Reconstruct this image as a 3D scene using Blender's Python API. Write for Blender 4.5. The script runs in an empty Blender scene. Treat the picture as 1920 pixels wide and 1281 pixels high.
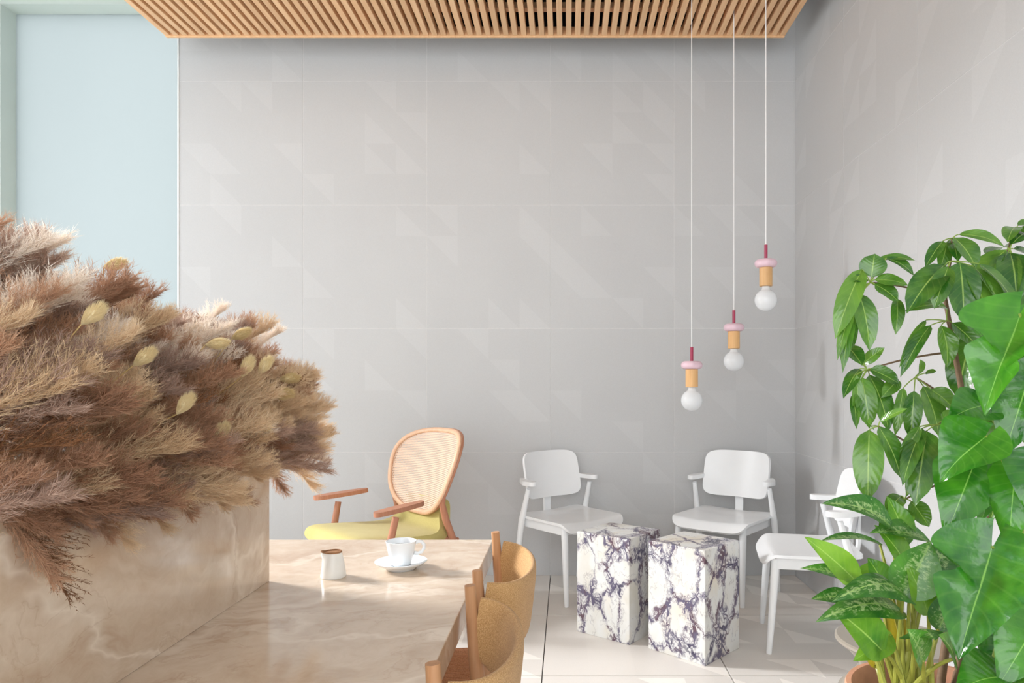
import bpy, bmesh, math, random
from mathutils import Vector, Matrix
PI = math.pi
C = bpy.context.scene.collection
S = bpy.context.scene

# ------------------------------------------------------------------ camera, world, light
EYE = 1.2085            # eye height (m); camera looks along +Y, back wall at BACK
F = 1333.0              # focal length in pixels of the 1920 px wide frame
BACK, RIGHT = 4.462, 1.436
cam_d = bpy.data.cameras.new('camera')
cam_d.sensor_width = 36.0
cam_d.lens = F / 1920 * 36.0
cam_d.shift_x = -(1062 - 960) / 1920
cam_d.shift_y = (718 - 640.5) / 1920
cam_d.clip_start = 0.02
cam = bpy.data.objects.new('camera', cam_d)
cam.location = (0, 0, EYE)
cam.rotation_euler = (PI / 2, 0, 0)
C.objects.link(cam)
S.camera = cam

W = bpy.data.worlds.new('sky')
S.world = W
W.use_nodes = True
W.node_tree.nodes['Background'].inputs[0].default_value = (0.94, 0.97, 1.0, 1)
W.node_tree.nodes['Background'].inputs[1].default_value = 3.0

def area(name, loc, rot, sx, sy, power, col):
    l = bpy.data.lights.new(name, 'AREA')
    l.shape = 'RECTANGLE'; l.size = sx; l.size_y = sy
    l.energy = power; l.color = col
    o = bpy.data.objects.new(name, l)
    o.location = loc; o.rotation_euler = rot
    C.objects.link(o)
    return o
# daylight entering by the big window in the left wall
wd = area('window_daylight', (-6.6, 4.4, 3.9), (0, 0, 0), 1.5, 1.4, 900, (0.98, 0.985, 1.0))
wd.rotation_euler = (Vector((-0.3, 2.0, 0.9)) - wd.location).to_track_quat('-Z', 'Y').to_euler()

S.view_settings.view_transform = 'Standard'
S.view_settings.look = 'None'
S.view_settings.exposure = 0.36
S.view_settings.gamma = 1.0
S.view_settings.use_curve_mapping = False
try:
    S.cycles.use_denoising = True
    S.cycles.max_bounces = 10
    S.cycles.diffuse_bounces = 6
    S.cycles.sample_clamp_indirect = 6
except Exception:
    pass

# ------------------------------------------------------------------ helpers
def at(px, py, y):
    """point at depth y that the photograph shows near (px, py)"""
    return Vector(((px - 1062) * y / F, y, EYE + (718 - py) * y / F))

def lin(r, g, b):
    def f(c):
        c /= 255.0
        return c / 12.92 if c <= 0.04045 else ((c + 0.055) / 1.055) ** 2.4
    return (f(r), f(g), f(b), 1.0)

class NT:
    """tiny node-tree writer"""
    def __init__(s, name, rough=0.5, spec=0.5, color=None):
        s.m = bpy.data.materials.new(name)
        s.m.use_nodes = True
        s.t = s.m.node_tree
        s.p = s.t.nodes['Principled BSDF']
        s.out = s.t.nodes['Material Output']
        s.p.inputs['Roughness'].default_value = rough
        s.p.inputs['Specular IOR Level'].default_value = spec
        if color is not None:
            s.p.inputs['Base Color'].default_value = color
    def n(s, kind, **kw):
        nd = s.t.nodes.new(kind)
        for k, v in kw.items():
            setattr(nd, k, v)
        return nd
    def put(s, sock, v):
        if hasattr(v, 'is_output') or hasattr(v, 'links'):
            s.t.links.new(v, sock)
        else:
            sock.default_value = v
    def math(s, op, a, b=0.0, c=None, clamp=False):
        nd = s.n('ShaderNodeMath', operation=op, use_clamp=clamp)
        s.put(nd.inputs[0], a); s.put(nd.inputs[1], b)
        if c is not None: s.put(nd.inputs[2], c)
        return nd.outputs[0]
    def vmath(s, op, a, b):
        nd = s.n('ShaderNodeVectorMath', operation=op)
        s.put(nd.inputs[0], a); s.put(nd.inputs[1], b)
        return nd.outputs[0]
    def coord(s, which='Object'):
        return s.n('ShaderNodeTexCoord').outputs[which]
    def mapping(s, vec, loc=(0, 0, 0), rot=(0, 0, 0), sc=(1, 1, 1)):
        nd = s.n('ShaderNodeMapping')
        s.put(nd.inputs[0], vec)
        nd.inputs['Location'].default_value = loc
        nd.inputs['Rotation'].default_value = rot
        nd.inputs['Scale'].default_value = sc
        return nd.outputs[0]
    def noise(s, vec, scale, detail=4, rough=0.5, dist=0.0, out=0):
        nd = s.n('ShaderNodeTexNoise')
        s.put(nd.inputs['Vector'], vec)
        nd.inputs['Scale'].default_value = scale
        nd.inputs['Detail'].default_value = detail
        nd.inputs['Roughness'].default_value = rough
        nd.inputs['Distortion'].default_value = dist
        return nd.outputs[out]
    def voro(s, vec, scale, feature='F1', out='Distance'):
        nd = s.n('ShaderNodeTexVoronoi', feature=feature)
        s.put(nd.inputs['Vector'], vec)
        nd.inputs['Scale'].default_value = scale
        return nd.outputs[out]
    def ramp(s, fac, stops, interp='LINEAR'):
        nd = s.n('ShaderNodeValToRGB')
        nd.color_ramp.interpolation = interp
        el = nd.color_ramp.elements
        while len(el) < len(stops): el.new(0.5)
        for e, (p, c) in zip(el, stops):
            e.position = p
            e.color = c if len(c) == 4 else (*c, 1)
        s.put(nd.inputs[0], fac)
        return nd.outputs[0]
    def mix(s, fac, a, b, mode='MIX'):
        nd = s.n('ShaderNodeMix', data_type='RGBA', blend_type=mode)
        s.put(nd.inputs[0], fac); s.put(nd.inputs[6], a); s.put(nd.inputs[7], b)
        return nd.outputs[2]
    def sep(s, vec):
        nd = s.n('ShaderNodeSeparateXYZ'); s.put(nd.inputs[0], vec); return nd.outputs
    def comb(s, x, y, z=0.0):
        nd = s.n('ShaderNodeCombineXYZ')
        s.put(nd.inputs[0], x); s.put(nd.inputs[1], y); s.put(nd.inputs[2], z)
        return nd.outputs[0]
    def rnd(s):
        return s.n('ShaderNodeObjectInfo').outputs['Random']
    def base(s, c): s.put(s.p.inputs['Base Color'], c); return s
    def bump(s, h, strength=0.3, dist=0.002):
        nd = s.n('ShaderNodeBump')
        nd.inputs['Strength'].default_value = strength
        nd.inputs['Distance'].default_value = dist
        s.put(nd.inputs['Height'], h)
        s.put(s.p.inputs['Normal'], nd.outputs[0])
        return s
    def translucent(s, col, fac):
        tr = s.n('ShaderNodeBsdfTranslucent'); s.put(tr.inputs[0], col)
        mx = s.n('ShaderNodeMixShader'); mx.inputs[0].default_value = fac
        s.t.links.new(s.p.outputs[0], mx.inputs[1]); s.t.links.new(tr.outputs[0], mx.inputs[2])
        s.t.links.new(mx.outputs[0], s.out.inputs[0])
        return s

class MB:
    """collects geometry, then links it as ONE mesh object"""
    def __init__(s): s.v = []; s.f = []; s.uv = {}
    def add(s, vs, fs, uvs=None):
        o = len(s.v)
        s.v += [tuple(v) for v in vs]
        s.f += [tuple(i + o for i in f) for f in fs]
        if uvs:
            for i, u in enumerate(uvs): s.uv[o + i] = u
        return s
    def bm(s, bm):
        bm.verts.index_update()
        s.add([v.co[:] for v in bm.verts], [[v.index for v in f.verts] for f in bm.faces]); bm.free()
        return s
    def box(s, c, size, bev=0.0, seg=1, rot=None):
        bm = bmesh.new()
        bmesh.ops.create_cube(bm, size=1.0)
        for v in bm.verts: v.co = Vector((v.co.x * size[0], v.co.y * size[1], v.co.z * size[2]))
        if bev: bmesh.ops.bevel(bm, geom=bm.edges[:], offset=bev, segments=seg, affect='EDGES', profile=0.5)
        M = Matrix.Translation(c)
        if rot is not None: M = M @ rot
        bm.transform(M)
        return s.bm(bm)
    def tube(s, pts, radii, n=10, cap=True, flat=1.0):
        pts = [Vector(p) for p in pts]
        if not hasattr(radii, '__len__'): radii = [radii] * len(pts)
        t0 = (pts[1] - pts[0]).normalized()
        ref = Vector((0, 0, 1)) if abs(t0.z) < 0.9 else Vector((1, 0, 0))
        a = t0.cross(ref).normalized()
        vs, fs = [], []
        for i, p in enumerate(pts):
            t = (pts[min(i + 1, len(pts) - 1)] - pts[max(i - 1, 0)]).normalized()
            a = (a - t * a.dot(t)).normalized(); b = t.cross(a)
            for k in range(n):
                an = 2 * PI * k / n
                vs.append(p + a * (radii[i] * math.cos(an)) + b * (radii[i] * flat * math.sin(an)))
        for i in range(len(pts) - 1):
            for k in range(n):
                k2 = (k + 1) % n
                fs.append((i * n + k, i * n + k2, (i + 1) * n + k2, (i + 1) * n + k))
        if cap:
            fs.append(tuple(range(n - 1, -1, -1)))
            fs.append(tuple((len(pts) - 1) * n + k for k in range(n)))
        return s.add(vs, fs)
    def lathe(s, prof, n=32, c=(0, 0, 0)):
        vs, fs = [], []
        for r, z in prof:
            for k in range(n):
                an = 2 * PI * k / n
                vs.append((c[0] + r * math.cos(an), c[1] + r * math.sin(an), c[2] + z))
        for i in range(len(prof) - 1):
            for k in range(n):
                k2 = (k + 1) % n
                fs.append((i * n + k, i * n + k2, (i + 1) * n + k2, (i + 1) * n + k))
        if prof[0][0] > 1e-6: fs.append(tuple(range(n - 1, -1, -1)))
        if prof[-1][0] > 1e-6: fs.append(tuple((len(prof) - 1) * n + k for k in range(n)))
        return s.add(vs, fs)
    def grid(s, fn, nu, nv, thick=None, uv=False):
        """surface fn(u,v)->Vector for u,v in 0..1; thick gives it a second skin along the normal"""
        P = [[Vector(fn(i / nu, j / nv)) for j in range(nv + 1)] for i in range(nu + 1)]
        idx = lambda i, j: i * (nv + 1) + j
        vs = [P[i][j] for i in range(nu + 1) for j in range(nv + 1)]
        fs = [(idx(i, j), idx(i + 1, j), idx(i + 1, j + 1), idx(i, j + 1)) for i in range(nu) for j in range(nv)]
        if thick:
            N = []
            for i in range(nu + 1):
                for j in range(nv + 1):
                    du = P[min(i + 1, nu)][j] - P[max(i - 1, 0)][j]
                    dv = P[i][min(j + 1, nv)] - P[i][max(j - 1, 0)]
                    nn = du.cross(dv)
                    N.append(nn.normalized() if nn.length > 1e-12 else Vector((0, 0, 1)))
            m = len(vs)
            vs = vs + [v - N[k] * thick for k, v in enumerate(vs)]
            fs = fs + [tuple(m + q for q in reversed(f)) for f in fs]
            ring = [idx(i, 0) for i in range(nu)] + [idx(nu, j) for j in range(nv)] + \
                   [idx(i, nv) for i in range(nu, 0, -1)] + [idx(0, j) for j in range(nv, 0, -1)]
            for a, b in zip(ring, ring[1:] + ring[:1]): fs.append((b, a, m + a, m + b))
        return s.add(vs, fs)
    def mesh(s, name, mat, smooth=True, angle=40):
        me = bpy.data.meshes.new(name)
        me.from_pydata(s.v, [], s.f)
        if s.uv:
            l = me.uv_layers.new(name='UVMap')
            for lp in me.loops: l.data[lp.index].uv = s.uv.get(lp.vertex_index, (0, 0))
        me.materials.append(mat)
        if smooth:
            me.shade_smooth()
            if angle: me.set_sharp_from_angle(angle=math.radians(angle))
        me.update()
        return me
    def build(s, name, mat, parent=None, smooth=True, angle=40):
        return link(name, s.mesh(name, mat, smooth, angle), parent)

def link(name, me, parent=None):
    o = bpy.data.objects.new(name, me)
    C.objects.link(o)
    if parent: o.parent = parent
    return o
def tag(o, label, cat, group=None, kind=None):
    o['label'] = label; o['category'] = cat
    if group: o['group'] = group
    if kind: o['kind'] = kind
    return o
def thing(name, label, cat, loc=(0, 0, 0), rz=0.0, group=None):
    o = bpy.data.objects.new(name, None)
    o.empty_display_size = 0.05
    C.objects.link(o)
    o.location = loc; o.rotation_euler = (0, 0, rz)
    return tag(o, label, cat, group)
def struct(o):
    o['kind'] = 'structure'; return o
def copy_tree(o, parent=None):
    c = o.copy(); C.objects.link(c)
    if parent: c.parent = parent
    for ch in list(o.children): copy_tree(ch, c)
    return c
def catmull(P, t):
    k = t * (len(P) - 1); i = max(0, min(int(k), len(P) - 2)); f = k - i
    p0, p1, p2, p3 = P[max(i - 1, 0)], P[i], P[i + 1], P[min(i + 2, len(P) - 1)]
    return tuple(0.5 * (2 * b + (c - a) * f + (2 * a - 5 * b + 4 * c - d) * f * f + (3 * b - a - 3 * c + d) * f ** 3) for a, b, c, d in zip(p0, p1, p2, p3))
def smoothstep(a, b, x):
    t = max(0, min(1, (x - a) / (b - a))); return t * t * (3 - 2 * t)

# ------------------------------------------------------------------ materials
T = 0.7764              # tile size
def tile_material(name, iu, iv, ou, ov, base, contrast, rough, spec):
    m = NT(name, rough, spec)
    pos = m.n('ShaderNodeNewGeometry').outputs['Position']
    x = m.sep(pos)
    u = m.math('DIVIDE', m.math('SUBTRACT', x[iu], ou), T / 4)
    v = m.math('DIVIDE', m.math('SUBTRACT', x[iv], ov), T / 4)
    cu, cv = m.math('FLOOR', u), m.math('FLOOR', v)
    fu, fv = m.math('SUBTRACT', u, cu), m.math('SUBTRACT', v, cv)
    wn = m.n('ShaderNodeTexWhiteNoise', noise_dimensions='2D')
    m.put(wn.inputs['Vector'], m.comb(cu, cv))
    r = wn.outputs['Value']; rc = m.sep(wn.outputs['Color'])
    flip = m.math('GREATER_THAN', rc[0], 0.5)
    fu2 = m.math('ADD', m.math('MULTIPLY', fu, m.math('SUBTRACT', 1.0, flip)), m.math('MULTIPLY', m.math('SUBTRACT', 1.0, fu), flip))
    tri = m.math('GREATER_THAN', m.math('ADD', fu2, fv), 1.0)
    side = m.math('GREATER_THAN', rc[1], 0.5)
    tri = m.math('ABSOLUTE', m.math('SUBTRACT', tri, side))
    on = m.math('LESS_THAN', r, 0.34)
    tri = m.math('MULTIPLY', tri, on)
    sq = m.math('MULTIPLY', m.math('SUBTRACT', rc[2], 0.5), 0.22)
    big = m.noise(pos, 1.6, 3, 0.5)
    fine = m.noise(pos, 260, 2, 0.6)
    k = m.math('ADD', m.math('MULTIPLY', m.math('ADD', tri, sq), contrast), 1.0)
    k = m.math('ADD', k, m.math('MULTIPLY', m.math('SUBTRACT', big, 0.5), 0.10))
    k = m.math('ADD', k, m.math('MULTIPLY', m.math('SUBTRACT', fine, 0.5), 0.14))
    vm = m.n('ShaderNodeVectorMath', operation='SCALE')
    vm.inputs[0].default_value = base[:3]; m.put(vm.inputs['Scale'], k)
    m.base(vm.outputs[0])
    m.put(m.p.inputs['Roughness'], m.math('SUBTRACT', rough, m.math('MULTIPLY', tri, 0.08)))
    m.bump(fine, 0.05, 0.001)
    return m.m

def wood(name, c1, c2, scale=9, stretch=(1, 1, 0.06), rough=0.45, spec=0.35):
    m = NT(name, rough, spec)
    co = m.vmath('ADD', m.coord(), m.comb(m.math('MULTIPLY', m.rnd(), 13.0), m.math('MULTIPLY', m.rnd(), 7.0)))
    v = m.mapping(co, sc=stretch)
    g = m.noise(v, scale * 6, 5, 0.6, 0.6)
    g2 = m.noise(v, scale * 26, 3, 0.5)
    f = m.math('ADD', m.math('MULTIPLY', g, 0.7), m.math('MULTIPLY', g2, 0.3))
    c = m.ramp(f, [(0.3, c1), (0.7, c2)])
    hs = m.n('ShaderNodeHueSaturation'); m.put(hs.inputs['Color'], c)
    m.put(hs.inputs['Value'], m.math('ADD', 0.92, m.math('MULTIPLY', m.rnd(), 0.16)))
    m.base(hs.outputs[0])
    m.bump(g2, 0.06, 0.001)
    return m.m

def plain(name, col, rough=0.5, spec=0.5, noise=0.0, nscale=40):
    m = NT(name, rough, spec, col)
    if noise:
        n = m.noise(m.coord(), nscale, 4, 0.6)
        d = tuple(max(0, c * (1 - noise)) for c in col[:3]) + (1,)
        e = tuple(min(1, c * (1 + noise)) for c in col[:3]) + (1,)
        m.base(m.ramp(n, [(0.3, d), (0.7, e)]))
    return m.m

MAT = {}
WALLC = lin(195, 196, 197)
MAT['tile_back'] = tile_material('tile_back', 0, 2, -0.1, 0.7715, WALLC, 0.035, 0.55, 0.25)
MAT['tile_right'] = tile_material('tile_right', 1, 2, BACK, 0.7715, WALLC, 0.035, 0.55, 0.25)
MAT['tile_floor'] = tile_material('tile_floor', 0, 1, -0.1, BACK, lin(222, 217, 211), 0.18, 0.42, 0.4)
MAT['grout'] = plain('grout', lin(212, 212, 212), 0.9, 0.1, 0.05)
MAT['grout_floor'] = plain('grout_floor', lin(92, 88, 86), 0.9, 0.1, 0.1)
MAT['paint_white'] = plain('paint_white', lin(225, 228, 226), 0.7, 0.2, 0.02, 6)
MAT['paint_green'] = plain('paint_green', lin(202, 213, 207), 0.5, 0.3, 0.02, 6)
MAT['paint_ceiling'] = plain('paint_ceiling', lin(205, 205, 203), 0.8, 0.2, 0.02, 6)
MAT['slat'] = wood('slat_wood', lin(216, 170, 126), lin(234, 196, 154), 6, (1, 0.05, 1))
MAT['void_dark'] = plain('panel_void_dark', lin(38, 32, 30), 0.95, 0.05, 0.2, 200)  # near-black colour painting the shade of the void above the slats
MAT['white_lacquer'] = plain('white_lacquer', lin(238, 240, 242), 0.28, 0.5, 0.012, 8)
MAT['beech'] = wood('beech_wood', lin(168, 112, 86), lin(190, 136, 108), 7)
MAT['oak'] = wood('oak_wood', lin(168, 120, 82), lin(194, 148, 108), 8)
MAT['pale_frame'] = wood('pale_frame_wood', lin(208, 164, 132), lin(224, 186, 156), 7)
MAT['lamp_wood'] = wood('lamp_wood', lin(208, 160, 106), lin(226, 184, 132), 10)
MAT['cane'] = plain('cane', lin(226, 196, 172), 0.5, 0.3, 0.08, 120)
MAT['pink'] = plain('pink_lacquer', lin(226, 196, 208), 0.4, 0.4, 0.03, 60)
MAT['crimson'] = plain('crimson_lacquer', lin(160, 44, 78), 0.35, 0.5)
MAT['cord'] = plain('white_cord', lin(240, 240, 240), 0.7, 0.2)
m = NT('opal_glass', 0.12, 0.5, lin(244, 246, 248)); m.p.inputs['Coat Weight'].default_value = 0.3
m.translucent(lin(244, 246, 248), 0.35); MAT['opal'] = m.m
MAT['porcelain'] = plain('porcelain', lin(236, 240, 243), 0.16, 0.5)
MAT['stoneware'] = plain('stoneware', lin(234, 232, 226), 0.3, 0.4, 0.02, 30)
MAT['raw_clay'] = plain('raw_clay', lin(150, 110, 78), 0.7, 0.2, 0.15, 80)
MAT['crema'] = plain('crema', lin(205, 208, 210), 0.2, 0.5, 0.03, 30)
MAT['terracotta'] = plain('terracotta', lin(206, 152, 124), 0.8, 0.2, 0.12, 18)
MAT['soil'] = plain('soil', lin(70, 48, 36), 0.95, 0.1, 0.45, 60)
MAT['taupe_metal'] = plain('taupe_metal', lin(150, 142, 130), 0.3, 0.5, 0.05, 6)

# yellow wool
m = NT('yellow_wool', 0.9, 0.15)
n1 = m.noise(m.coord(), 420, 2, 0.6); n2 = m.noise(m.coord(), 9, 3)
m.base(m.ramp(m.math('ADD', m.math('MULTIPLY', n1, 0.7), m.math('MULTIPLY', n2, 0.3)), [(0.3, lin(176, 162, 96)), (0.7, lin(202, 190, 126))]))
m.p.inputs['Sheen Weight'].default_value = 0.2
m.bump(n1, 0.25, 0.001); MAT['yellow'] = m.m
# heathered tan wool of the dining chairs
m = NT('tan_boucle', 0.95, 0.1)
n1 = m.noise(m.coord(), 480, 3, 0.7); n2 = m.noise(m.coord(), 1100, 2, 0.6)
m.base(m.ramp(m.math('ADD', m.math('MULTIPLY', n1, 0.6), m.math('MULTIPLY', n2, 0.4)), [(0.34, lin(138, 100, 56)), (0.5, lin(190, 148, 98)), (0.68, lin(222, 188, 142))]))
m.p.inputs['Sheen Weight'].default_value = 0.15
m.bump(n1, 0.6, 0.002); MAT['tan'] = m.m
# paper cord seats
m = NT('paper_cord', 0.8, 0.2)
n1 = m.noise(m.coord(), 300, 2)
m.base(m.ramp(n1, [(0.3, lin(176, 124, 92)), (0.7, lin(206, 158, 122))])); MAT['paper_cord'] = m.m

# beige marble of table and planter
def beige_marble(name, rot, off):
    m = NT(name, 0.14, 0.5)
    co = m.mapping(m.coord(), loc=off, rot=rot, sc=(1, 1, 1))
    warp = m.noise(co, 1.6, 5, 0.55, 0.0, 1)
    wv = m.n('ShaderNodeVectorMath', operation='SCALE'); m.put(wv.inputs[0], warp); wv.inputs['Scale'].default_value = 0.55
    c2 = m.vmath('ADD', co, wv.outputs[0])
    st = m.mapping(c2, sc=(0.9, 0.9, 3.2))
    big = m.noise(st, 2.2, 6, 0.55)
    col = m.ramp(big, [(0.28, lin(184, 158, 134)), (0.42, lin(201, 180, 157)), (0.52, lin(213, 195, 174)), (0.62, lin(199, 176, 153)), (0.74, lin(219, 204, 185))])
    fine = m.noise(c2, 26, 5, 0.65)
    col = m.mix(0.22, col, m.ramp(fine, [(0.3, lin(178, 146, 116)), (0.7, lin(232, 216, 196))]))
    vein = m.math('ABSOLUTE', m.math('SUBTRACT', m.noise(m.mapping(c2, sc=(1, 1, 2.4)), 1.5, 5, 0.5), 0.5))
    col = m.mix(m.ramp(vein, [(0.0, (0.75, 0.75, 0.75)), (0.012, (0.4, 0.4, 0.4)), (0.03, (0, 0, 0))]), col, lin(232, 218, 200))
    v2 = m.math('ABSOLUTE', m.math('SUBTRACT', m.noise(m.mapping(c2, loc=(4, 2, 7), sc=(1, 1, 2)), 2.6, 6, 0.6), 0.52))
    col = m.mix(m.ramp(v2, [(0.0, (0.22, 0.22, 0.22)), (0.005, (0.1, 0.1, 0.1)), (0.012, (0, 0, 0))]), col, lin(158, 120, 92))
    m.base(col)
    m.p.inputs['Coat Weight'].default_value = 0.15
    return m.m
MAT['marble_planter'] = beige_marble('beige_marble_planter', (0, 0.16, 0), (0.3, 0.1, 0.2))
MAT['marble_table'] = beige_marble('beige_marble_table', (0.9, 0.25, 0.7), (1.7, 0.4, 0.6))

# violet veined breccia marble of the two side tables
def breccia(name, off):
    m = NT(name, 0.3, 0.45)
    co = m.mapping(m.coord(), loc=off, rot=(0.2, 0.15, 0.4), sc=(1, 1, 0.72))
    warp = m.noise(co, 7, 4, 0.6, 0, 1)
    wv = m.n('ShaderNodeVectorMath', operation='SCALE'); m.put(wv.inputs[0], warp); wv.inputs['Scale'].default_value = 0.13
    c2 = m.vmath('ADD', co, wv.outputs[0])
    e1 = m.voro(c2, 7.0, 'DISTANCE_TO_EDGE')
    w2 = m.noise(c2, 26, 4, 0.6, 0, 1)
    wv2 = m.n('ShaderNodeVectorMath', operation='SCALE'); m.put(wv2.inputs[0], w2); wv2.inputs['Scale'].default_value = 0.04
    c3 = m.vmath('ADD', c2, wv2.outputs[0])
    e2 = m.voro(c3, 21, 'DISTANCE_TO_EDGE')
    e3 = m.voro(m.vmath('ADD', c3, wv2.outputs[0]), 46, 'DISTANCE_TO_EDGE')
    thick = m.noise(c2, 6, 3, 0.5)
    zone = m.ramp(m.math('SUBTRACT', e1, m.math('MULTIPLY', m.math('SUBTRACT', thick, 0.38), 0.60)), [(0.0, (1, 1, 1)), (0.07, (0, 0, 0))])
    tn = m.math('MULTIPLY', m.noise(c3, 14, 3), 0.30)
    small = m.ramp(m.math('SUBTRACT', e2, m.math('SUBTRACT', tn, 0.10)), [(0.0, (1, 1, 1)), (0.045, (0, 0, 0))])
    fine3 = m.ramp(e3, [(0.05, (0.75, 0.75, 0.75)), (0.12, (0, 0, 0))])
    net = m.math('MULTIPLY', zone, m.math('MAXIMUM', small, fine3))
    main = m.ramp(m.math('SUBTRACT', e1, m.math('MULTIPLY', m.math('SUBTRACT', thick, 0.42), 0.10)), [(0.0, (1, 1, 1)), (0.014, (0, 0, 0))])
    hair = m.ramp(m.math('ABSOLUTE', m.math('SUBTRACT', m.noise(c3, 9, 4, 0.55), 0.5)), [(0.0, (0.4, 0.4, 0.4)), (0.011, (0, 0, 0))])
    mask = m.math('MAXIMUM', m.math('MAXIMUM', net, main), hair)
    white = m.ramp(m.noise(c2, 5, 4), [(0.3, lin(208, 204, 194)), (0.5, lin(220, 221, 219)), (0.7, lin(218, 210, 194))])
    dark = m.ramp(m.noise(c2, 11, 4, 0.6), [(0.32, lin(58, 54, 78)), (0.5, lin(98, 92, 116)), (0.62, lin(92, 66, 76)), (0.75, lin(122, 110, 128))])
    pale = m.mix(m.math('MULTIPLY', zone, 0.22), white, lin(176, 170, 188))
    m.base(m.mix(mask, pale, dark))
    return m.m

# frosted glass
m = NT('frosted_glass', 0.35, 0.4, lin(186, 192, 192))
m.translucent(lin(180, 185, 185), 0.85); MAT['frosted'] = m.m
MAT['alu'] = plain('white_aluminium', lin(226, 230, 230), 0.4, 0.5)

# leaves
def leaf_mat(name, dark, light, vein, rough=0.22, var=0.0, varcol=None, trans=0.22, rib=0.012):
    m = NT(name, rough, 0.75)
    uv = m.sep(m.n('ShaderNodeUVMap').outputs[0])
    u, v = uv[0], uv[1]
    av = m.math('ABSOLUTE', m.math('SUBTRACT', v, 0.5))
    nz = m.noise(m.coord(), 22, 3)
    c = m.ramp(m.math('ADD', m.math('MULTIPLY', nz, 0.7), m.math('MULTIPLY', m.rnd(), 0.3)), [(0.3, dark), (0.7, light)])
    # side veins run from the midrib to the edge
    sv = m.math('SINE', m.math('MULTIPLY', m.math('SUBTRACT', u, m.math('MULTIPLY', av, 0.5)), 52.0))
    svm = m.math('MULTIPLY', m.ramp(sv, [(0.80, (0, 0, 0)), (1.0, (1, 1, 1))]), 0.07)
    if var:
        blot = m.noise(m.mapping(m.comb(u, m.math('MULTIPLY', av, 1.2)), sc=(16, 5, 1)), 1.3, 4, 0.65)
        k = m.math('ADD', m.math('MULTIPLY', blot, 1.1), m.math('MULTIPLY', m.math('SUBTRACT', 0.25, av), 0.5))
        c = m.mix(m.math('MULTIPLY', m.ramp(k, [(0.58, (0, 0, 0)), (0.72, (1, 1, 1))]), var), c, varcol)
    c = m.mix(svm, c, vein)
    mid = m.ramp(av, [(rib, (1, 1, 1)), (rib * 2.4, (0, 0, 0))])
    c = m.mix(m.math('MULTIPLY', mid, 0.75), c, vein)
    m.base(c)
    h = m.math('ADD', m.math('MULTIPLY', sv, 0.12), m.math('MULTIPLY', m.noise(m.coord(), 34, 3), 1.6))
    m.bump(h, 0.35, 0.003)
    hs = m.n('ShaderNodeHueSaturation'); m.put(hs.inputs['Color'], c); hs.inputs['Value'].default_value = 1.5
    m.translucent(hs.outputs[0], trans)
    return m.m
MAT['schefflera'] = leaf_mat('schefflera_leaf', lin(40, 92, 26), lin(98, 142, 50), lin(160, 190, 96), 0.18)
MAT['monstera'] = leaf_mat('monstera_leaf', lin(32, 100, 24), lin(80, 150, 36), lin(146, 200, 92), 0.16, trans=0.22, rib=0.005)
MAT['aglaonema'] = leaf_mat('aglaonema_leaf', lin(38, 96, 30), lin(84, 142, 46), lin(150, 186, 100), 0.3, 0.7, lin(176, 200, 138))
MAT['aglaonema_plain'] = leaf_mat('aglaonema_green_leaf', lin(64, 124, 30), lin(126, 172, 52), lin(164, 200, 96), 0.3)
MAT['yellow_leaf'] = leaf_mat('yellow_leaf', lin(168, 150, 40), lin(206, 186, 60), lin(220, 206, 110), 0.4)
MAT['stem_green'] = plain('green_stem', lin(126, 150, 62), 0.45, 0.4, 0.15, 30)
MAT['stem_brown'] = plain('brown_twig', lin(118, 94, 72), 0.7, 0.3, 0.2, 60)
MAT['stem_yellow'] = plain('yellow_stem', lin(150, 152, 66), 0.4, 0.4, 0.18, 30)

# dried grasses
def straw(name, c1, c2, trans=0.35):
    m = NT(name, 0.75, 0.2)
    n = m.noise(m.coord(), 18, 3)
    c = m.ramp(m.math('ADD', m.math('MULTIPLY', n, 0.6), m.math('MULTIPLY', m.rnd(), 0.4)), [(0.25, c1), (0.75, c2)])
    m.base(c); m.translucent(c, trans)
    return m.m
MAT['pl_rust'] = straw('rust_plume', lin(166, 126, 100), lin(204, 166, 136))
MAT['pl_taupe'] = straw('taupe_plume', lin(164, 137, 122), lin(206, 178, 160))
MAT['pl_beige'] = straw('beige_plume', lin(212, 184, 148), lin(236, 214, 182))
MAT['pl_white'] = straw('white_plume', lin(236, 222, 206), lin(250, 240, 228))
MAT['pl_reed'] = straw('reed_panicle', lin(108, 72, 46), lin(140, 98, 66), 0.2)
MAT['pl_bunny'] = straw('bunny_tail', lin(218, 198, 150), lin(240, 226, 186))
MAT['straw_stem'] = plain('straw_stem', lin(190, 162, 108), 0.7, 0.2, 0.1, 30)

# ------------------------------------------------------------------ the room
TOP = 3.9
xj = [-0.1 + T * k for k in range(-3, 2)] + [RIGHT]
zj = [-0.02] + [0.7715 + T * k for k in range(0, 4)] + [TOP]
GAP, TH = 0.0034, 0.0022
_cache = {}
def tile_piece(parent, c, size, mat):
    key = tuple(round(s, 4) for s in size) + (mat.name,)
    if key not in _cache:
        _cache[key] = MB().box((0, 0, 0), size, 0.0005, 1).mesh('tile', mat, False)
    o = link('tile', _cache[key], parent); o.location = c
    return o
wb = struct(MB().box(((xj[0] + RIGHT) / 2 + 0.05, BACK + TH + 0.095, TOP / 2), (RIGHT - xj[0] + 0.1, 0.19, TOP + 0.03), 0).build('wall_back', MAT['grout'], None, False))
for a, b in zip(xj, xj[1:]):
    for c, d in zip(zj, zj[1:]):
        c = max(c, -0.01)
        tile_piece(wb, ((a + b) / 2, BACK + TH / 2 + 0.001, (c + d) / 2), (b - a - GAP, TH, d - c - GAP), MAT['tile_back'])
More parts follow.
